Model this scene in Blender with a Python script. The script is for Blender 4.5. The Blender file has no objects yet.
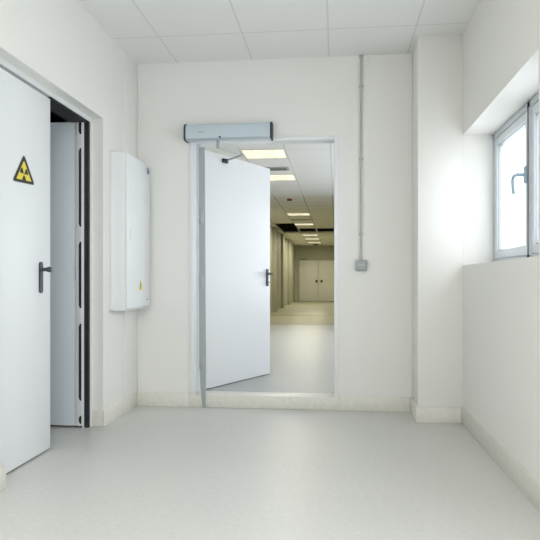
import bpy, bmesh, math, random
from mathutils import Vector, Matrix
random.seed(4)
S = bpy.context.scene
COL = S.collection
R = math.radians

# ------------------------------------------------------------------ camera
F = 608.0
YAW = R(6.2)
cam_d = bpy.data.cameras.new('camera'); cam = bpy.data.objects.new('camera', cam_d)
COL.objects.link(cam)
cam.location = (0, 0, 1.0); cam.rotation_euler = (R(90), 0, YAW)
cam_d.sensor_width = 36; cam_d.lens = F/540*36; cam_d.shift_y = 11/540
cam_d.clip_start = .05; cam_d.clip_end = 200
S.camera = cam
# ------------------------------------------------------------------ world, exposure, big lights
W = bpy.data.worlds.new('world'); S.world = W; W.use_nodes = True
wb = W.node_tree.nodes['Background']
wb.inputs[0].default_value = (.955, .97, .985, 1); wb.inputs[1].default_value = 2.1
S.view_settings.view_transform = 'Standard'; S.view_settings.look = 'None'
S.view_settings.exposure = 0.26; S.view_settings.gamma = 1
S.view_settings.use_curve_mapping = False
def area(name, loc, rot, sx, sy, power, color=(1, 1, 1), portal=False):
    l = bpy.data.lights.new(name, 'AREA'); l.shape = 'RECTANGLE'; l.size = sx; l.size_y = sy
    l.energy = power; l.color = color
    if portal: l.cycles.is_portal = True
    o = bpy.data.objects.new(name, l); o.location = loc; o.rotation_euler = rot
    COL.objects.link(o); return o
# sky light entering by the window bands (portals guide the sky's own light)
area('daylight_portal', (1.30, 3.6, 1.58), (0, R(90), 0), .95, 1.7, 1, portal=True)
area('side_daylight_portal', (1.30, -.2, 1.27), (0, R(90), 0), 1.7, 4.9, 1, portal=True)
area('rear_daylight_portal', (-.35, -3.3, 1.55), (R(90), 0, 0), 2.1, 1.5, 1, portal=True)
area('corridor_daylight_portal', (1.75, 8.4, 1.5), (0, R(90), 0), 2.0, 6.8, 1, portal=True)
sl = area('window_sky_light', (1.34, 3.6, 1.60), (0, R(80), 0), .8, 1.5, 5, (.97, .985, 1))  # extra lamp outside the windows, added to lift the left side
sl.data.spread = R(110)
ROOM_FILL = 17
for k, y in enumerate((.35, -1.45)):
    area('room_lamp_light', (-.37, y, 2.70), (0, 0, 0), .54, .54, ROOM_FILL, (1, .97, .90))  # added fill from the unseen ceiling lamps

# ------------------------------------------------------------------ materials
def mat(name, col, rough=.5, metal=0, var=.02, scale=6, bump=0, bscale=80, spec=.5, coat=0):
    m = bpy.data.materials.new(name); m.use_nodes = True
    nt = m.node_tree; N = nt.nodes; L = nt.links
    b = N['Principled BSDF']
    b.inputs['Roughness'].default_value = rough; b.inputs['Metallic'].default_value = metal
    b.inputs['Specular IOR Level'].default_value = spec
    b.inputs['Coat Weight'].default_value = coat
    tc = N.new('ShaderNodeTexCoord'); n = N.new('ShaderNodeTexNoise')
    n.inputs['Scale'].default_value = scale; n.inputs['Detail'].default_value = 5
    L.new(tc.outputs['Object'], n.inputs['Vector'])
    r = N.new('ShaderNodeMapRange'); r.inputs[3].default_value = 1-var; r.inputs[4].default_value = 1+var
    L.new(n.outputs['Fac'], r.inputs[0])
    v = N.new('ShaderNodeVectorMath'); v.operation = 'SCALE'; v.inputs[0].default_value = col[:3]
    L.new(r.outputs[0], v.inputs['Scale']); L.new(v.outputs[0], b.inputs['Base Color'])
    if bump:
        n2 = N.new('ShaderNodeTexNoise'); n2.inputs['Scale'].default_value = bscale
        L.new(tc.outputs['Object'], n2.inputs['Vector'])
        bp = N.new('ShaderNodeBump'); bp.inputs['Strength'].default_value = bump; bp.inputs['Distance'].default_value = .002
        L.new(n2.outputs['Fac'], bp.inputs['Height']); L.new(bp.outputs[0], b.inputs['Normal'])
    m['v'] = 1
    return m
def srgb(r, g, b):
    return tuple(((c/255+.055)/1.055)**2.4 if c/255 > .04045 else c/255/12.92 for c in (r, g, b))
def emit_mat(name, col, strength, pattern=False):
    m = bpy.data.materials.new(name); m.use_nodes = True; nt = m.node_tree; N = nt.nodes; L = nt.links
    b = N['Principled BSDF']; b.inputs['Base Color'].default_value = (*col, 1); b.inputs['Roughness'].default_value = .4
    b.inputs['Emission Color'].default_value = (*col, 1); b.inputs['Emission Strength'].default_value = strength
    if pattern:
        tc = N.new('ShaderNodeTexCoord'); v = N.new('ShaderNodeTexVoronoi'); v.inputs['Scale'].default_value = 9
        L.new(tc.outputs['Object'], v.inputs['Vector'])
        r = N.new('ShaderNodeMapRange'); r.inputs[1].default_value = 0; r.inputs[2].default_value = .8
        r.inputs[3].default_value = strength*1.25; r.inputs[4].default_value = strength*.6
        L.new(v.outputs['Distance'], r.inputs[0]); L.new(r.outputs[0], b.inputs['Emission Strength'])
    return m
def tile_mat(name, col, ox, oy, size=.6, line=.012, linecol=None, rough=.8):
    """ceiling boards in an exposed grid, lines procedural in world metres"""
    m = mat(name, col, rough, 0, .015, 40, .15, 160)
    nt = m.node_tree; N = nt.nodes; L = nt.links; b = N['Principled BSDF']
    src = b.inputs['Base Color'].links[0].from_socket
    tc = N.new('ShaderNodeTexCoord'); sp = N.new('ShaderNodeSeparateXYZ'); L.new(tc.outputs['Object'], sp.inputs[0])
    def ln(sock, off):
        a = N.new('ShaderNodeMath'); a.operation = 'SUBTRACT'; a.inputs[1].default_value = off; L.new(sock, a.inputs[0])
        p = N.new('ShaderNodeMath'); p.operation = 'PINGPONG'; p.inputs[1].default_value = size/2; L.new(a.outputs[0], p.inputs[0])
        c = N.new('ShaderNodeMath'); c.operation = 'LESS_THAN'; c.inputs[1].default_value = line/2; L.new(p.outputs[0], c.inputs[0])
        return c.outputs[0]
    mx = N.new('ShaderNodeMath'); mx.operation = 'MAXIMUM'
    L.new(ln(sp.outputs[0], ox), mx.inputs[0]); L.new(ln(sp.outputs[1], oy), mx.inputs[1])
    mix = N.new('ShaderNodeMix'); mix.data_type = 'RGBA'
    L.new(mx.outputs[0], mix.inputs['Factor']); L.new(src, mix.inputs['A'])
    mix.inputs['B'].default_value = (*(linecol or [c*.8 for c in col]), 1)
    L.new(mix.outputs['Result'], b.inputs['Base Color'])
    return m
def stone_mat(name, col, rough, speck=.25, spec=.5, joints=None):
    m = mat(name, col, rough, 0, .03, 1.3, 0, 1, spec)
    nt = m.node_tree; N = nt.nodes; L = nt.links; b = N['Principled BSDF']
    src = b.inputs['Base Color'].links[0].from_socket
    tc = N.new('ShaderNodeTexCoord')
    n = N.new('ShaderNodeTexNoise'); n.inputs['Scale'].default_value = 38; n.inputs['Detail'].default_value = 8
    n.inputs['Roughness'].default_value = .75
    L.new(tc.outputs['Object'], n.inputs['Vector'])
    r = N.new('ShaderNodeMapRange'); r.inputs[1].default_value = .35; r.inputs[2].default_value = .7
    r.inputs[3].default_value = 1.0; r.inputs[4].default_value = 1-speck*.22
    L.new(n.outputs['Fac'], r.inputs[0])
    v = N.new('ShaderNodeVectorMath'); v.operation = 'SCALE'; L.new(src, v.inputs[0]); L.new(r.outputs[0], v.inputs['Scale'])
    out = v.outputs[0]
    if joints:
        mp = N.new('ShaderNodeMapping'); mp.inputs['Location'].default_value = (.25, .1, 0)
        L.new(tc.outputs['Object'], mp.inputs[0])
        br = N.new('ShaderNodeTexBrick'); br.offset = 0; br.inputs['Scale'].default_value = 1
        br.inputs['Brick Width'].default_value = joints; br.inputs['Row Height'].default_value = joints
        br.inputs['Mortar Size'].default_value = .0018
        br.inputs['Color1'].default_value = (1, 1, 1, 1); br.inputs['Color2'].default_value = (.985, .985, .985, 1)
        br.inputs['Mortar'].default_value = (.96, .96, .955, 1)
        L.new(mp.outputs[0], br.inputs[0])
        mu = N.new('ShaderNodeVectorMath'); mu.operation = 'MULTIPLY'
        L.new(out, mu.inputs[0]); L.new(br.outputs['Color'], mu.inputs[1]); out = mu.outputs[0]
    L.new(out, b.inputs['Base Color'])
    return m

M = {}
M['wall'] = mat('white_wall_paint', (.90, .89, .85), .62, 0, .012, 2.5, .12, 220, .3)
M['reveal'] = mat('reveal_plaster', (.84, .845, .83), .6, 0, .01, 3, .1, 200, .3)
M['ceil'] = tile_mat('ceiling_boards', (.92, .92, .90), -.655, 4.22, .6, .012, (.78, .79, .77))
M['floor'] = stone_mat('polished_pale_stone', (.71, .71, .675), .36, .5, .4, .6)
M['skirt'] = stone_mat('beige_stone_skirting', (.89, .865, .785), .35, .6)
M['door'] = mat('door_white_paint', (.90, .915, .93), .35, 0, .006, 2, 0, 1, .4)
M['door_grey'] = mat('door_grey_paint', (.80, .865, .91), .4, 0, .01, 2)
M['frame'] = mat('door_frame_paint', (.82, .84, .84), .4, 0, .01, 3)
M['cab'] = mat('cabinet_white_enamel', (.93, .95, .955), .35, 0, .006, 3)
M['gap'] = mat('shadow_gap_rubber', (.02, .02, .025), .7, 0, .1, 9)  # near-black for shade painted into gaps, and for the jamb gasket
M['strip'] = mat('grey_door_edge_metal', (.40, .44, .45), .45, .1, .03, 8)
M['handle'] = mat('dark_nylon_handle', srgb(62, 66, 76), .38, .1, .04, 20)
M['silver'] = mat('operator_silver_blue', (.62, .71, .77), .42, .1, .02, 5)
M['dark'] = mat('dark_plastic', srgb(50, 54, 60), .5, 0, .05, 20)
M['steel'] = mat('brushed_steel', (.42, .44, .45), .35, .8, .05, 30)
M['conduit'] = mat('grey_plastic_conduit', srgb(186, 190, 188), .5, 0, .02, 30)
M['jbox'] = mat('grey_junction_box', srgb(168, 174, 176), .5, 0, .02, 30)
M['yellow'] = mat('warning_yellow', srgb(243, 220, 60), .45, 0, .01, 20)
M['black'] = mat('warning_black', srgb(30, 28, 24), .5, 0, .05, 20)
M['labelwhite'] = mat('sticker_white', (.8, .8, .8), .5)
M['blue'] = mat('label_blue', srgb(80, 84, 150), .5)
M['alu'] = mat('window_aluminium', (.60, .64, .68), .4, .1, .02, 10)
M['sash'] = mat('window_sash_white', (.80, .84, .88), .35, 0, .01, 10)
M['winhandle'] = mat('window_handle_grey', (.42, .55, .64), .35, .2, .02, 10)
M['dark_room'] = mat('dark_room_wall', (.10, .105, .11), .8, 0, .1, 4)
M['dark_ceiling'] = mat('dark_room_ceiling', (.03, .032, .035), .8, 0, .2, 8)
M['duct'] = mat('dull_duct_metal', (.25, .26, .27), .5, .4, .1, 8)
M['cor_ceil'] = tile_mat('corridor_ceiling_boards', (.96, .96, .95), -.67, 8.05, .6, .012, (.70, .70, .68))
M['cor_ceil_far'] = tile_mat('corridor_ceiling_boards_cream', (.90, .885, .79), -.67, 8.05, .6, .02, (.5, .49, .40))  # same boards, with the far zone's warm light put into the colour
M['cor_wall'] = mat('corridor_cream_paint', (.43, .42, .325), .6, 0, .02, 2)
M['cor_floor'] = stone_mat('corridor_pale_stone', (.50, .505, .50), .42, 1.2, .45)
M['cor_floor_far'] = stone_mat('corridor_tan_floor', (.33, .32, .235), .5, .3, .5)  # tan flooring that also carries the far zone's warm light
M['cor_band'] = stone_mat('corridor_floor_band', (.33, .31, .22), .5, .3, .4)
M['plenum'] = mat('plenum_dark', (.07, .065, .055), .9, 0, .3, 6)
M['end_door'] = mat('end_door_grey', (.72, .72, .64), .5, 0, .03, 2)
M['lamp'] = emit_mat('lamp_louvre_glow', (1, .94, .72), .68, True)
M['lamp_room'] = emit_mat('room_lamp_glow', (1, .98, .94), 3)  # glow of the added fill lamps in both rooms
M['lampframe'] = mat('lamp_frame_white', (.75, .75, .72), .5)
M['red'] = mat('detector_red', srgb(120, 40, 40), .5)
def glass():
    m = bpy.data.materials.new('frosted_window_glass'); m.use_nodes = True; nt = m.node_tree; N = nt.nodes; L = nt.links
    N.remove(N['Principled BSDF']); out = N['Material Output']
    t = N.new('ShaderNodeBsdfTransparent'); t.inputs[0].default_value = (.95, .975, 1, 1)
    d = N.new('ShaderNodeBsdfTranslucent'); d.inputs[0].default_value = (.92, .96, 1, 1)
    g = N.new('ShaderNodeBsdfGlossy'); g.inputs['Roughness'].default_value = .12
    a = N.new('ShaderNodeMixShader'); a.inputs[0].default_value = .10
    L.new(t.outputs[0], a.inputs[1]); L.new(d.outputs[0], a.inputs[2])
    c = N.new('ShaderNodeMixShader'); c.inputs[0].default_value = .03
    L.new(a.outputs[0], c.inputs[1]); L.new(g.outputs[0], c.inputs[2])
    L.new(c.outputs[0], out.inputs[0]); return m
M['glass'] = glass()

# ------------------------------------------------------------------ mesh helpers
class MB:
    def __init__(s): s.bm = bmesh.new()
    def box(s, x0, x1, y0, y1, z0, z1, bev=0, seg=2, mx=None):
        t = bmesh.new(); bmesh.ops.create_cube(t, size=1)
        for v in t.verts:
            v.co = Vector(((x0+x1)/2+v.co.x*(x1-x0), (y0+y1)/2+v.co.y*(y1-y0), (z0+z1)/2+v.co.z*(z1-z0)))
        if bev: bmesh.ops.bevel(t, geom=t.edges[:], offset=bev, segments=seg, profile=.5, affect='EDGES')
        return s.merge(t, mx)
    def merge(s, t, mx=None):
        if mx is not None: t.transform(mx)
        me = bpy.data.meshes.new('tmp'); t.to_mesh(me); t.free(); s.bm.from_mesh(me); bpy.data.meshes.remove(me); return s
    def cyl(s, a, b, r, r2=None, n=20, bev=0):
        a, b = Vector(a), Vector(b); d = b-a; t = bmesh.new()
        bmesh.ops.create_cone(t, cap_ends=True, segments=n, radius1=r, radius2=r if r2 is None else r2, depth=d.length)
        if bev:
            es = [e for e in t.edges if any(len(f.verts) > 4 for f in e.link_faces)]
            bmesh.ops.bevel(t, geom=es, offset=bev, segments=2, affect='EDGES')
        t.transform(Matrix.Translation((a+b)/2) @ d.to_track_quat('Z', 'Y').to_matrix().to_4x4())
        return s.merge(t)
    def tube(s, pts, r, n=16):
        for i in range(len(pts)-1): s.cyl(pts[i], pts[i+1], r, n=n)
        for p in pts[1:-1]:
            t = bmesh.new(); bmesh.ops.create_uvsphere(t, u_segments=n, v_segments=8, radius=r)
            t.transform(Matrix.Translation(p)); s.merge(t)
        return s
    def prism(s, pts, d, mx=None):
        """polygon (list of 3d points) pushed along vector d"""
        t = bmesh.new(); vs = [t.verts.new(p) for p in pts]; f = t.faces.new(vs)
        r = bmesh.ops.extrude_face_region(t, geom=[f])
        for v in [g for g in r['geom'] if isinstance(g, bmesh.types.BMVert)]: v.co += Vector(d)
        bmesh.ops.recalc_face_normals(t, faces=t.faces[:])
        return s.merge(t, mx)
    def build(s, name, m, parent=None, smooth=True):
        me = bpy.data.meshes.new(name); bmesh.ops.recalc_face_normals(s.bm, faces=s.bm.faces[:])
        s.bm.to_mesh(me); s.bm.free(); me.materials.append(m)
        if smooth:
            me.shade_smooth()
            me.set_sharp_from_angle(angle=R(27))
        o = bpy.data.objects.new(name, me); COL.objects.link(o)
        if parent is not None:
            o.parent = parent
            if parent.type == 'EMPTY' or True: o.matrix_parent_inverse = parent_world(parent).inverted()
        return o
def parent_world(o):
    mw = Matrix.Translation(o.location) @ o.rotation_euler.to_matrix().to_4x4()
    if o.parent is not None:
        return parent_world(o.parent) @ o.matrix_parent_inverse @ mw
    return mw
def struct(o, label=None, cat=None):
    o['kind'] = 'structure'
    if label: o['label'] = label
    if cat: o['category'] = cat
    return o
def tag(o, label, cat, group=None):
    o['label'] = label; o['category'] = cat
    if group: o['group'] = group
    return o
def empty(name, loc):
    o = bpy.data.objects.new(name, None); o.location = loc; o.empty_display_size = .1
    COL.objects.link(o); return o
def dup(o, off, parent=None):
    c = o.copy(); COL.objects.link(c)
    if parent is None: c.location = o.location + Vector(off)
    else:
        c.parent = parent; c.matrix_parent_inverse = o.matrix_parent_inverse.copy()
    for ch in list(o.children): dup(ch, off, c)
    return c

# ------------------------------------------------------------------ dimensions (metres)
XL, XR, YB, YF, ZC = -1.595, .89, 4.74, -3.1, 2.74
XP, YP = .577, 4.40                    # pillar
SK, ST = .112, .016                    # skirting height, thickness
DX0, DX1, DZ = -1.131, .012, 2.105     # doorway to the corridor
SY0, SY1, SZ = 2.735, 4.04, 2.12       # opening in the left wall
WX, WZ0, WZ1 = 1.09, 1.11, 2.027       # window plane, sill, head
CF = .100                              # corridor floor level
CXL, CXR, CY1 = -2.02, 1.5, 30.0
CFF = 0.0                              # the far corridor lies one low step down

# ------------------------------------------------------------------ room shell
struct(MB().box(XL-.30, XR+.3, YF-.2, YB+.12, -.12, 0).build('floor', M['floor']))
struct(MB().box(XL-.1, XR+.1, YF-.1, YB+.02, ZC, ZC+.08).build('ceiling', M['ceil']))
wl = MB()
wl.box(XL-.25, XL, YF, SY0, 0, ZC+.02).box(XL-.25, XL, SY1, YB+.05, 0, ZC+.02).box(XL-.25, XL, SY0, SY1, SZ, ZC+.02)
struct(wl.build('wall_left', M['wall']))
wbk = MB()
wbk.box(XL-.25, DX0, YB, YB+.16, 0, ZC+.02).box(DX1, XR+.35, YB, YB+.16, 0, ZC+.02).box(DX0, DX1, YB, YB+.16, DZ, ZC+.02)
struct(wbk.build('wall_back', M['wall']))
wr = MB()
WY0, WY1 = 2.80, YP
GY0, GY1 = -2.9, 2.21                  # unseen tall glazing, added to light the left side
wr.box(XR, XR+.3, GY1, YB, 0, WZ0).box(XR, XR+.3, GY1, YB, WZ1, ZC+.02)
wr.box(XR, XR+.3, GY1, WY0, WZ0, WZ1).box(XR, XR+.3, YF, GY0, 0, ZC).box(XR, XR+.3, GY0, GY1, 0, .42).box(XR, XR+.3, GY0, GY1, 2.10, ZC+.02).box(XR, XR+.3, WY1, YB, WZ0, WZ1)
struct(wr.build('wall_right', M['wall']))
struct(MB().box(XP, XR+.001, YP, YB+.001, 0, ZC+.001, .004).build('trim_1', M['wall']),
       'white wall pillar standing in the right corner of the room', 'pillar')
wf = MB()
wf.box(XL-.2, -1.45, YF-.2, YF, 0, ZC).box(.75, XR+.3, YF-.2, YF, 0, ZC)
wf.box(-1.45, .75, YF-.2, YF, 0, .8).box(-1.45, .75, YF-.2, YF, 2.3, ZC)
struct(wf.build('wall_rear', M['wall']))
# shallow casing in the left corner
struct(MB().box(XL-.01, XL+.012, 4.44, 4.735, SK, ZC+.001, .002).build('trim_2', M['wall']))
struct(MB().box(XL-.01, XL+.004, 4.425, 4.4385, SK, ZC+.001, .001).build('trim_3', M['wall']))
# skirtings
def skirt(name, boxes):
    b = MB()
    for q in boxes: b.box(*q, .003)
    struct(b.build(name, M['skirt']))
skirt('baseboard_left', [(XL-.002, XL+ST, SY1-.016, YB-ST, 0, SK), (XL-.09, XL-.001, SY1-.016, SY1+.001, 0, SK),
                         (XL-.002, XL+ST, YF, SY0+.038, 0, SK), (XL-.07, XL-.001, SY0-.001, SY0+.038, 0, SK)])
skirt('baseboard_back', [(XL+.001, DX0-.03, YB-ST, YB+.002, 0, SK), (DX1+.03, XP, YB-ST, YB+.002, 0, SK)])
skirt('baseboard_pillar', [(XP-ST, XP+.002, YP+.001, YB-ST, 0, SK), (XP-ST, XR-ST, YP-ST, YP+.0025, 0, SK)])
skirt('baseboard_right', [(XR-ST, XR+.002, YF, YP, 0, SK)])
# stone step that carries the skirting line across the doorway
struct(MB().box(DX0-.03, DX1+.03, YB-.012, YB+.17, 0, CF, .004).build('trim_4', M['skirt']),
       'low beige stone step across the foot of the doorway', 'step')

# ------------------------------------------------------------------ windows on the right
def window(n, y0, y1, handle_side=True):
    """aluminium outer frame, white opening sash, pane and lever handle; faces the room along -x"""
    z0, z1 = WZ0-.01, WZ1-.004
    root = empty('window_%d' % n, (WX, (y0+y1)/2, z0)); struct(root)
    fr = MB(); w = .038; x0, x1 = WX, WX+.07
    fr.box(x0, x1, y0, y1, z1-w, z1, .003).box(x0, x1, y0, y1, z0, z0+w+.012, .003)
    fr.box(x0, x1, y0, y0+w*.55, z0, z1, .003).box(x0, x1, y1-w*.8, y1, z0, z1, .003)
    fr.build('window_frame', M['alu'], root)
    a, b, c, d = y0+w*.6, y1-w*.85, z0+w+.014, z1-w-.002
    sw = .052; sx0, sx1 = WX+.006, WX+.058
    s_ = MB()
    s_.box(sx0, sx1, a, b, d-sw, d, .006).box(sx0, sx1, a, b, c, c+sw, .006)
    s_.box(sx0, sx1, a, a+sw, c+sw-.004, d-sw+.004, .006).box(sx0, sx1, b-sw, b, c+sw-.004, d-sw+.004, .006)
    sash = s_.build('sash', M['sash'], root)
    g = MB(); e = .006; gx0, gx1 = WX+.016, WX+.05
    ga, gb, gc, gd = a+sw, b-sw, c+sw, d-sw
    g.box(gx0, gx1, ga-.001, ga+e, gc, gd).box(gx0, gx1, gb-e, gb+.001, gc, gd)
    g.box(gx0, gx1, ga, gb, gc-.001, gc+e).box(gx0, gx1, ga, gb, gd-e, gd+.001)
    g.build('gasket', M['steel'], sash)
    MB().box(WX+.030, WX+.036, ga, gb, gc, gd).build('pane', M['glass'], sash, False)
    hy, hz = a+sw*.5, z0+.50
    h = MB().box(WX-.008, WX+.007, hy-.017, hy+.017, hz-.035, hz+.065, .006, 3)
    hb = h.build('handle_base', M['winhandle'], sash)
    l = MB().cyl((WX-.005, hy, hz+.015), (WX-.045, hy, hz+.015), .010)
    l.tube([Vector(p) for p in ((WX-.045, hy-.004, hz+.017), (WX-.047, hy+.06, hz+.017), (WX-.047, hy+.085, hz),
            (WX-.045, hy+.088, hz-.04), (WX-.042, hy+.078, hz-.085))], .0105, 14)
    l.build('lever', M['winhandle'], hb)
    return root
yy = WY1-.004
for n in range(1, 3):
    window(n, yy-.786, yy)
    yy -= .79
    MB_g = MB().box(WX-.003, WX+.06, yy-.001, yy+.0055, WZ0, WZ1-.01)
    struct(MB_g.build('trim_%d' % (n+10), M['gap']))  # dark strip painting the shaded joint between sashes
gz = MB(); gz.box(WX, WX+.07, GY0, GY1, .42, .48).box(WX, WX+.07, GY0, GY1, 2.04, 2.10)
for k in range(6): gz.box(WX, WX+.07, GY0+k*1.01, GY0+k*1.01+.06, .48, 2.04)
gzo = struct(gz.build('window_8', M['sash']))  # unseen window added for side light on left wall and cabinet
MB().box(WX+.03, WX+.036, GY0+.05, GY1-.05, .47, 2.05).build('pane', M['glass'], gzo, False)

# unseen rear window, sized to brighten door, back wall and ceiling
rw = MB(); rw.box(-1.45, .75, YF-.14, YF-.08, .80, .86).box(-1.45, .75, YF-.14, YF-.08, 2.24, 2.3)
for x in (-1.45, -.38, .69): rw.box(x, x+.06, YF-.14, YF-.08, .86, 2.24)
rwo = struct(rw.build('window_9', M['sash']))
MB().box(-1.40, .70, YF-.115, YF-.108, .85, 2.25).build('pane', M['glass'], rwo, False)

# ------------------------------------------------------------------ left double door
dl = empty('door_1', (-1.69, 3.1, 0)); struct(dl, 'white metal door leaf with a radiation warning triangle, left wall', 'door')
LX, LE = -1.682, 3.44                   # face plane and free edge
MB().box(LX-.055, LX, 2.77, LE, .012, 2.078, .003).build('door_leaf', M['door'], dl)
# handle plate and lever
hy = 3.315
hp = MB()
t = bmesh.new()
prof = [(math.cos(a)*.017, math.sin(a)*.017+.0725) for a in [math.pi*i/12 for i in range(13)]] + \
       [(math.cos(a)*.017, math.sin(a)*.017-.0725) for a in [math.pi+math.pi*i/12 for i in range(13)]]
hp.prism([(LX-.0005, hy+p[0], 1.02+p[1]) for p in prof], (.010, 0, 0))
hpo = hp.build('handle_plate', M['handle'], dl)
lv = MB().cyl((LX+.008, hy, 1.066), (LX+.034, hy, 1.066), .0125, .009)
lv.cyl((LX+.032, hy, 1.066), (LX+.060, hy, 1.066), .011, .0165, 24, .003)
lv.cyl((LX+.059, hy, 1.066), (LX+.066, hy, 1.066), .0165, .012, 24, .002)
lv.build('knob', M['handle'], hpo)
# radiation triangle
ya, yb, za, zb = 3.014, 3.244, 1.526, 1.684
ctr = Vector((0, (ya+yb)/2, za+(zb-za)/3))
def tri(sc, rad):
    P = [Vector((0, ya, za)), Vector((0, yb, za+.012)), Vector((0, (ya+yb)/2, zb))]
    P = [ctr+(p-ctr)*sc for p in P]; out = []
    for i, p in enumerate(P):
        a, b = P[i-1], P[(i+1) % 3]
        da, db = (a-p).normalized()*rad, (b-p).normalized()*rad
        for k in range(6):
            u = k/5; out.append((p+da)*(1-u)**2 + p*2*u*(1-u) + (p+db)*u*u)
    return out
sg = MB().prism([(LX+.0002, p.y, p.z) for p in tri(1.12, .03)], (.0012, 0, 0)).build('warning_sticker', M['labelwhite'], dl)
sg['label'] = 'yellow and black radiation warning triangle'
MB().prism([(LX+.0014, p.y, p.z) for p in tri(1.03, .026)], (.0008, 0, 0)).build('black_border', M['black'], sg)
MB().prism([(LX+.0022, p.y, p.z) for p in tri(.70, .010)], (.0008, 0, 0)).build('yellow_field', M['yellow'], sg)
tf = MB(); cy, cz = (ya+yb)/2, za+.054
for a0 in (30, 150, 270):
    ring = [(.0095, a0-30+60*i/8) for i in range(9)] + [(.038, a0+30-60*i/8) for i in range(9)]
    tf.prism([(LX+.0030, cy+r_*math.cos(R(a))*1.12, cz+r_*math.sin(R(a))) for r_, a in ring], (.0006, 0, 0))
tf.prism([(LX+.0030, cy+.0055*math.cos(R(a)), cz+.0055*math.sin(R(a))) for a in range(0, 360, 30)], (.0006, 0, 0))
tf.build('trefoil', M['black'], sg)

# second leaf, swung into the dark room
d2 = empty('door_2', (-1.76, 4.0, 0)); struct(d2, 'grey-blue second door leaf folded back in the opening', 'door')
MB().box(-2.42, -1.768, 3.975, 4.025, .014, 2.085, .003).build('door_leaf', M['door_grey'], d2)
es = MB().box(-1.766, -1.718, 3.972, 4.02, .014, 2.085, .002).build('edge_plate', M['frame'], d2)
def pz(py, t=4.16): return 1+(281-py)/F*t
for a, b in ((121.5, 135), (149, 227), (242, 308), (323.5, 400), (415, 423)):
    z1_, z0_ = pz(a), pz(b)
    q = MB()
    pts = [(-1.722, z0_), (-1.722, z1_), (-1.732, z1_), (-1.740, z1_-.02), (-1.740, z0_+.02), (-1.732, z0_)]
    q.prism([(x, 3.9705, z) for x, z in pts], (0, .003, 0))
    q.build('edge_slot', M['gap'], es)  # dark inlay stands for the shade inside the slot
lk = MB().box(-1.763, -1.756, 3.968, 3.973, pz(280), pz(266), .001).build('latch', M['alu'], d2)

# steel frame round the opening
f = MB()
fx0, fx1 = -1.755, -1.672
f.box(fx0, fx1, SY1-.03, SY1+.001, 0, SZ-.0301)
f.box(fx0, fx1, SY0-.001, SY0+.03, 0, SZ-.0301)
f.box(fx0, fx1, SY0-.001, SY1+.001, SZ-.030, SZ+.001)
struct(f.build('trim_5', M['frame']), 'pale steel frame around the left door opening', 'door frame')
f = MB()   # lighter stop bar inside the jamb
f.box(-1.72, -1.708, SY1-.062, SY1-.055, 0, SZ-.04)
f
struct(f.build('trim_6', M['frame']))
f = MB()
f.box(-1.735, -1.678, SY1-.055, SY1-.029, 0, SZ-.04).box(-1.80, -1.678, 3.44, SY1-.029, SZ-.040, SZ-.029)
struct(f.build('trim_7', M['gap']))  # jamb gasket, plus a dark strip for shade under the header
# dark room behind
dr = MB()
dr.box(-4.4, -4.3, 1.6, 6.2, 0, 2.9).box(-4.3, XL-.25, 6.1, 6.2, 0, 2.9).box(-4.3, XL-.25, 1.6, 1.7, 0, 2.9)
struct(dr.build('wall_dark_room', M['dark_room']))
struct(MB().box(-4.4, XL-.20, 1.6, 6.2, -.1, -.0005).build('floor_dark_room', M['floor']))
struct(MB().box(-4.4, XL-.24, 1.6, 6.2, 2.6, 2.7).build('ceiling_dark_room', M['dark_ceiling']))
for k, (x, z) in enumerate(((-2.3, 2.42), (-2.7, 2.40))):
    o = MB().cyl((x, 1.75, z), (x, 6.05, z), .045 if k else .03, n=20).build('service_pipe', M['duct'])
    tag(o, ['thin grey pipe under the dark ceiling, nearest the doorway', 'thicker grey pipe under the dark ceiling, further inside'][k], 'pipe', None)

dk = tag(empty('wall_lamp', (-3.2, 1.72, 2.2)), 'small white bulkhead lamp on the dark side room wall, hidden behind the door leaf', 'lamp')  # lamp added to light the second door leaf
MB().box(-3.35, -3.05, 1.701, 1.75, 2.14, 2.26, .01).build('housing', M['lampframe'], dk)
MB().box(-3.33, -3.07, 1.7505, 1.775, 2.155, 2.245, .01).build('diffuser', M['lamp_room'], dk)
area('side_room_lamp_light', (-3.2, 1.80, 2.2), (R(-70), R(180), 0), .28, .1, 45, (.9, .96, 1))  # fill light that goes with the added bulkhead lamp
# ------------------------------------------------------------------ electrical cabinet
cb = tag(empty('electrical_cabinet', (XL, 4.43, .795)), 'white wall-mounted electrical cabinet with a small yellow warning triangle', 'cabinet')
cx = -1.487; cy0, cy1, cz0, cz1 = 4.165, 4.715, .795, 1.918
MB().box(XL+.001, cx, cy0, cy1, cz0, cz1, .004).build('body', M['cab'], cb)
MB().box(XL+.013, cx+.008, cy0-.004, cy1+.002, cz0-.006, cz0-.0005, .001).build('bottom_flange', M['cab'], cb)
cd = MB().box(cx+.001, cx+.016, cy0+.008, cy1-.012, cz0+.012, cz1-.012, .003).build('door', M['cab'], cb)
q = MB()
q.box(cx+.0165, cx+.0175, 4.70-.075, 4.70-.02, cz1-.075, cz1-.03)
q.build('maker_plate', M['blue'], cd)['label'] = 'small blue label'
q = MB().box(cx+.0177, cx+.0183, 4.70-.07, 4.70-.028, cz1-.045, cz1-.038).box(cx+.0177, cx+.0183, 4.70-.07, 4.70-.04, cz1-.062, cz1-.057)
q.build('maker_plate_print', M['labelwhite'], cd)
q = MB().cyl((cx+.016, 4.235, 1.345), (cx+.021, 4.235, 1.345), .009, bev=.001).box(cx+.0162, cx+.019, 4.225, 4.245, 1.29, 1.39, .002)
q.build('lock', M['frame'], cd)
w = MB().prism([(cx+.0165, 4.432, .93), (cx+.0165, 4.508, .93), (cx+.0165, 4.47, 1.012)], (.001, 0, 0)).build('warning_triangle', M['yellow'], cd)
w['label'] = 'yellow high voltage triangle'
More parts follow.
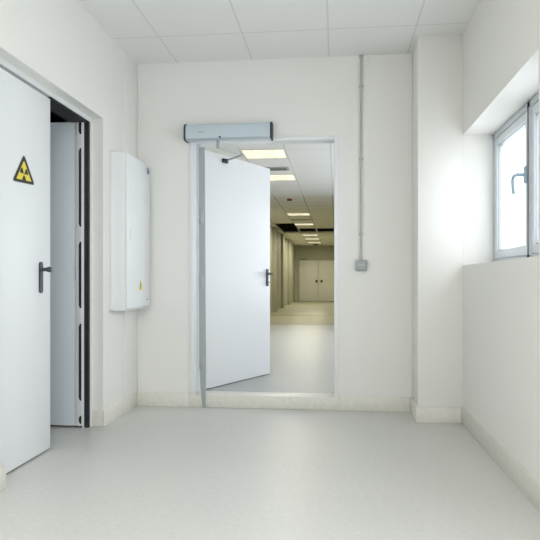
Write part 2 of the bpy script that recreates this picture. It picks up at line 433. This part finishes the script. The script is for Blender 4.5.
MB().prism([(cx+.0176, y_, z_) for y_, z_ in ((4.474, .995), (4.462, .965), (4.470, .965), (4.466, .940), (4.480, .972), (4.471, .972))], (.0006, 0, 0)).build('lightning_bolt', M['black'], w)
MB().box(cx+.0165, cx+.0175, 4.60, 4.66, .85, .862).build('small_label', M['alu'], cd)

# ------------------------------------------------------------------ conduit and junction box
cn = tag(empty('cable_conduit', (.192, YB, 1.12)), 'thin grey cable conduit running down the back wall to a junction box', 'conduit')
q = MB().cyl((.192, YB-.013, 1.155), (.192, YB-.013, ZC), .0085); q.build('tube', M['conduit'], cn)
for z in (ZC-.012, 2.50, 1.94, 1.36):
    MB().box(.177, .207, YB-.025, YB, z-.007, z+.007, .003).build('clip', M['conduit'], cn)
jb = MB().box(.150, .236, YB-.042, YB, 1.082, 1.160, .006, 3).build('junction_box', M['jbox'], cn)
MB().box(.158, .228, YB-.048, YB-.0425, 1.089, 1.153, .004).build('lid', M['jbox'], jb)
for x in (.165, .221):
    for z in (1.096, 1.146): MB().cyl((x, YB-.051, z), (x, YB-.047, z), .004, n=10).build('screw', M['steel'], jb)
MB().box(.1665, .2195, YB-.0495, YB-.0482, 1.112, 1.130).build('label_strip', M['conduit'], jb)

# ------------------------------------------------------------------ back doorway frame
f = MB()
f.box(DX0-.022, DX0+.010, YB-.012, YB+.13, CF, DZ+.02, .002)
f.box(DX1-.026, DX1+.006, YB-.012, YB+.13, CF, DZ+.02, .002)
f.box(DX0-.022, DX1+.006, YB-.0115, YB+.13, DZ-.006, DZ+.02, .002)
f.box(DX0+.0, DX0+.050, YB+.10, YB+.185, CF, DZ+.02, .002)
struct(f.build('trim_8', M['door']), 'white metal frame around the back doorway', 'door frame')

# back door leaf, opened into the corridor
H = Vector((-1.078, 4.915, 0)); E = Vector((-.633, 5.835, 0)); d = (E-H).normalized(); nrm = Vector((d.y, -d.x, 0))
Lw = (E-H).length
ML = Matrix(((d.x, nrm.x, 0, H.x), (d.y, nrm.y, 0, H.y), (0, 0, 1, 0), (0, 0, 0, 1)))   # local x along the leaf, local y out of the seen face
d3 = empty('door_3', (H.x, H.y, CF)); struct(d3, 'white door leaf standing open into the corridor', 'door')
MB().box(0, Lw, -.045, 0, CF+.008, 2.083, .002, 2, ML).build('door_leaf', M['door'], d3)
q = MB()
def wx(px, y): # x on plane y for a pixel column
    u = (px-270)/F; return y*(u*math.cos(YAW)-math.sin(YAW))/(u*math.sin(YAW)+math.cos(YAW))
ys = YB-.028
q.prism([(wx(202.6, ys), ys, .0), (wx(205.2, ys), ys, .0), (wx(205.8, ys), ys, .25), (wx(204.6, ys), ys, 2.058), (wx(198.6, ys), ys, 2.058), (wx(199.3, ys), ys, .40), (wx(200.6, ys), ys, .15)], (0, .010, 0))
st = q.build('edge_strip', M['strip'], d3)
for z in (.35, 1.0, 1.50):
    MB().box(wx(199.4, ys), wx(203.6, ys), ys-.004, ys-.0005, z-.045, z+.045, .001).build('hinge', M['steel'], d3)
def T(p): return ML @ Vector(p)
q = MB().box(Lw-.075, Lw-.040, .0005, .010, .95, 1.115, .004, 3, ML)
hpo = q.build('handle_plate', M['handle'], d3)
q = MB()
q.cyl(T((Lw-.057, .008, 1.07)), T((Lw-.057, .055, 1.07)), .012)
q.tube([T((Lw-.057, .055, 1.07)), T((Lw-.07, .06, 1.07)), T((Lw-.15, .06, 1.068))], .012)
q.build('lever', M['handle'], hpo)
q = MB().cyl(T((Lw-.057, .008, .985)), T((Lw-.057, .028, .985)), .011); q.build('lock_cylinder', M['steel'], hpo)

# ------------------------------------------------------------------ door operator
op = tag(empty('door_operator', (-.84, YB, 2.10)), 'silver-blue automatic door operator box mounted above the back doorway', 'door operator')
oy = 4.625; ox0, ox1 = wx(184.5, oy), wx(271, oy); oz0, oz1 = 2.098, 2.213
q = MB()
prof = [(YB, oz0+.004), (YB, oz1+.012), (oy+.04, oz1+.012), (oy+.012, oz1), (oy, oz1-.03), (oy, oz0+.012), (oy+.012, oz0)]
q.prism([(ox0+.006, y, z) for y, z in prof], (ox1-ox0-.012, 0, 0)); q.build('housing', M['silver'], op)
for x in (ox0-.006, ox1-.008):
    q = MB(); q.prism([(x, YB-(YB-y)*1.03, 2.155+(z-2.155)*1.06) for y, z in prof], (.014, 0, 0))
    q.build('end_cap', M['dark'], op)
MB().box(ox0+.02, ox1-.02, oy+.004, oy+.012, oz0-.006, oz0+.0, .002).build('bottom_lip', M['conduit'], op)
q = MB()
for k in range(5): q.box(ox0+.105+k*.010, ox0+.1125+k*.010, oy-.0008, oy+.0005, 2.150, 2.159)
q.build('printed_mark', M['steel'], op)
sx = wx(218, 4.68)
MB().cyl((sx, 4.68, 2.034), (sx, 4.68, 2.10), .012).build('spindle', M['steel'], op)
MB().cyl((sx+.025, oy-.004, 2.112), (sx+.025, oy+.002, 2.112), .008).build('status_button', M['dark'], op)
elb = Vector((wx(241, 4.98), 4.98, 2.045))
s_ = (Vector((wx(224.5, 5.16), 5.16, 0))-H).dot(d)
shoe = T((s_, .028, 2.035))
q = MB()
q.tube([Vector((sx, 4.68, 2.045)), elb], .0065); q.cyl(elb-Vector((0, 0, .014)), elb+Vector((0, 0, .012)), .010)
q.build('main_arm', M['steel'], op)
q = MB().tube([elb-Vector((0, 0, .006)), shoe], .0075); q.build('link_arm', M['steel'], op)
q = MB().box(s_-.035, s_+.035, .0005, .022, 2.015, 2.050, .004, 2, ML); q.cyl(shoe-Vector((0, 0, .012)), shoe+Vector((0, 0, .012)), .012)
q.build('arm_shoe', M['dark'], op)

# ------------------------------------------------------------------ unseen ceiling lamps added behind the camera as room fill
rl = None
for k, y in enumerate((.35, -1.45)):
    if rl is None:
        rl = empty('ceiling_light', (-.37, y, ZC))
        q = MB().box(-.665, -.075, y-.295, y+.295, ZC-.012, ZC-.0005, .003); q.build('frame', M['lampframe'], rl)
        MB().box(-.645, -.095, y-.275, y+.275, ZC-.016, ZC-.0125, .001).build('diffuser', M['lamp_room'], rl)
        c = rl
    else: c = dup(rl, (0, y-.35, 0))
    tag(c, ['square white room ceiling light, the one nearer the door with the warning triangle', 'square white room ceiling light nearer the rear wall'][k], 'ceiling light', 'room ceiling lights')

# ------------------------------------------------------------------ corridor beyond
YZ = 12.4
y0c = YB+.16
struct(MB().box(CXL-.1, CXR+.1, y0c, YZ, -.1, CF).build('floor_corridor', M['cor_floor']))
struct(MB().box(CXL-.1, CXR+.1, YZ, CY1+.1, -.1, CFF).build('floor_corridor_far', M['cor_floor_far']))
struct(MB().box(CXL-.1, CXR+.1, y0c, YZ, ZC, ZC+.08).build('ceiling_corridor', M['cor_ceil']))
hx = [-1.87, -1.27, -.67, -.07]
q = MB(); HY0, HYm, HY1 = 18.3, 20.15, 22.0
q.box(CXL-.1, CXR+.1, YZ, HY0, ZC, ZC+.05).box(CXL-.1, CXR+.1, HY1, CY1+.1, ZC, ZC+.05)
q.box(CXL-.1, hx[0], HY0, HY1, ZC, ZC+.05).box(hx[1]-.0, CXR+.1, HY0, HYm, ZC, ZC+.05).box(hx[3], CXR+.1, HYm, HY1, ZC, ZC+.05)
q.box(hx[1]-.02, hx[1]+.02, HYm, HY1, ZC, ZC+.03).box(hx[2]-.02, hx[2]+.02, HYm, HY1, ZC, ZC+.03)
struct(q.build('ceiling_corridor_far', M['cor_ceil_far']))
q = MB().box(CXL-.1, CXR+.1, HY0-.3, HY1+.3, ZC+.50, ZC+.55)
q.box(CXL-.1, CXR+.1, HY0-.35, HY0-.3, ZC+.05, ZC+.55).box(CXL-.1, CXR+.1, HY1+.3, HY1+.35, ZC+.05, ZC+.55)
q.box(CXL-.15, CXL-.1, HY0-.3, HY1+.3, ZC+.05, ZC+.55).box(CXR+.1, CXR+.15, HY0-.3, HY1+.3, ZC+.05, ZC+.55)
struct(q.build('ceiling_void', M['plenum']))
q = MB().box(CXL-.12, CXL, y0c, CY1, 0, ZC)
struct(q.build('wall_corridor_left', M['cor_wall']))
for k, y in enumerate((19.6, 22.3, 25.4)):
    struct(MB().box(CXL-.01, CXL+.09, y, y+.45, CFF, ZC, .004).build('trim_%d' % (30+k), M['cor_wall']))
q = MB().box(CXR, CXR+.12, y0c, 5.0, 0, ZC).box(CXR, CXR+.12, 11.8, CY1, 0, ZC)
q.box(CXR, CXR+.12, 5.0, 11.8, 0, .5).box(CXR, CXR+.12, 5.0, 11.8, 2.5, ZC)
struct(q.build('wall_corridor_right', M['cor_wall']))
q = MB().box(CXR+.03, CXR+.08, 5.0, 11.8, .5, .56).box(CXR+.03, CXR+.08, 5.0, 11.8, 2.44, 2.5)
for k in range(6): q.box(CXR+.03, CXR+.08, 5.0+k*1.348, 5.06+k*1.348, .56, 2.44)
cw = struct(q.build('window_10', M['sash']))  # unseen window added to brighten the near corridor and open leaf
MB().box(CXR+.05, CXR+.056, 5.05, 11.76, .55, 2.45).build('pane', M['glass'], cw, False)
struct(MB().box(CXL-.1, CXR+.1, CY1, CY1+.12, 0, ZC+.05).build('wall_corridor_end', M['cor_wall']))
# wide grey door at the corridor's end
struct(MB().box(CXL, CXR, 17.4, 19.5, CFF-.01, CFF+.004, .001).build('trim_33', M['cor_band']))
ed = empty('door_4', (-.6, CY1, CFF)); struct(ed, 'wide grey double door closing the far end of the corridor', 'door')
a = wx(299.5, CY1)
for i, (x0, x1) in enumerate(((a, -.85), (-.84, .9))):
    lf = MB().box(x0, x1, CY1-.05, CY1-.001, CFF+.01, 2.02, .006).build('door_leaf', M['end_door'], ed)
    xx = (-.85-.10) if i == 0 else (-.84+.13)
    MB().box(xx-.05, xx+.05, CY1-.12, CY1-.051, .93, 1.05, .01).build('door_handle', M['dark'], lf)
MB().box(a-.08, 1.0, CY1-.07, CY1-.001, 2.03, 2.13, .006).build('top_rail', M['cor_wall'], ed)
MB().box(a+.0, a+.35, CY1-.11, CY1-.071, 2.04, 2.10, .01).build('closer', M['duct'], ed)

# ceiling lights in the corridor
ly = [7.95, 9.85, 15.5, 18.3, 22.7, 24.8, 27.2]  # the last fixture is added to brighten the corridor end
lab = ['nearest corridor ceiling light, the largest seen through the doorway', 'corridor ceiling light second from the doorway, partly behind the open door',
       'corridor ceiling light between the red detector and the dark ceiling gap', 'corridor ceiling light beside the dark open ceiling bay',
       'small corridor ceiling light just beyond the dark ceiling bays', 'corridor ceiling light second beyond the dark ceiling bays', 'furthest tiny corridor ceiling light near the end wall']
first = None
for k, y in enumerate(ly):
    if first is None:
        first = empty('corridor_light', (-.97, y+.3, ZC))
        q = MB()
        q.box(-1.268, -.672, y+.002, y+.02, ZC-.010, ZC-.0005).box(-1.268, -.672, y+.58, y+.598, ZC-.010, ZC-.0005)
        q.box(-1.268, -1.250, y+.02, y+.58, ZC-.010, ZC-.0005).box(-.690, -.672, y+.02, y+.58, ZC-.010, ZC-.0005)
        q.build('frame', M['lampframe'], first)
        MB().box(-1.25, -.69, y+.02, y+.58, ZC-.006, ZC-.0005).build('diffuser', M['lamp'], first)
        q = MB()
        for i in range(1, 4): q.box(-1.25+.14*i-.002, -1.25+.14*i+.002, y+.02, y+.58, ZC-.012, ZC-.0065)
        q.build('louvre', M['lampframe'], first)
        c = first
    else: c = dup(first, (0, y-ly[0], 0))
    tag(c, lab[k], 'ceiling light', 'corridor ceiling lights')
    near = y < 12
    area('corridor_lamp_light', (-.97, y+.3, ZC-.03), (0, 0, 0), .5, .5, 14 if near else 30, (1, .98, .94) if near else (1, .95, .72))
# vents and detectors
v0 = None
for k, (x, y) in enumerate(((-1.0, 9.35), (-.97, 17.2))):
    r = empty('ceiling_vent', (x, y, ZC))
    MB().box(x-.28, x+.28, y-.13, y+.13, ZC-.012, ZC-.0005, .002).build('frame', M['conduit'], r)
    q = MB()
    for i in range(6): q.box(x-.25, x+.25, y-.11+i*.038, y-.09+i*.038, ZC-.018, ZC-.0125)
    q.build('grille', M['steel'], r)
    tag(r, ['grey ceiling vent in front of the second corridor light', 'small grey ceiling vent before the dark open ceiling bays'][k], 'vent', 'corridor ceiling vents')
sd = tag(empty('smoke_detector', (-.97, 12.7, ZC)), 'small dark red smoke detector on the corridor ceiling', 'smoke detector')
MB().cyl((-.97, 12.7, ZC-.02), (-.97, 12.7, ZC-.0005), .055, bev=.004).build('base', M['lampframe'], sd)
MB().cyl((-.97, 12.7, ZC-.065), (-.97, 12.7, ZC-.0205), .045, .055, bev=.004).build('sensor_head', M['red'], sd)
sp = tag(empty('ceiling_speaker', (-.95, 28.7, ZC)), 'dark round fitting on the ceiling far down the corridor', 'ceiling fitting')
MB().cyl((-.95, 28.7, ZC-.05), (-.95, 28.7, ZC-.0005), .13, bev=.01).build('body', M['duct'], sp)
MB().cyl((-.95, 28.7, ZC-.058), (-.95, 28.7, ZC-.0505), .10, bev=.002).build('grille', M['dark'], sp)
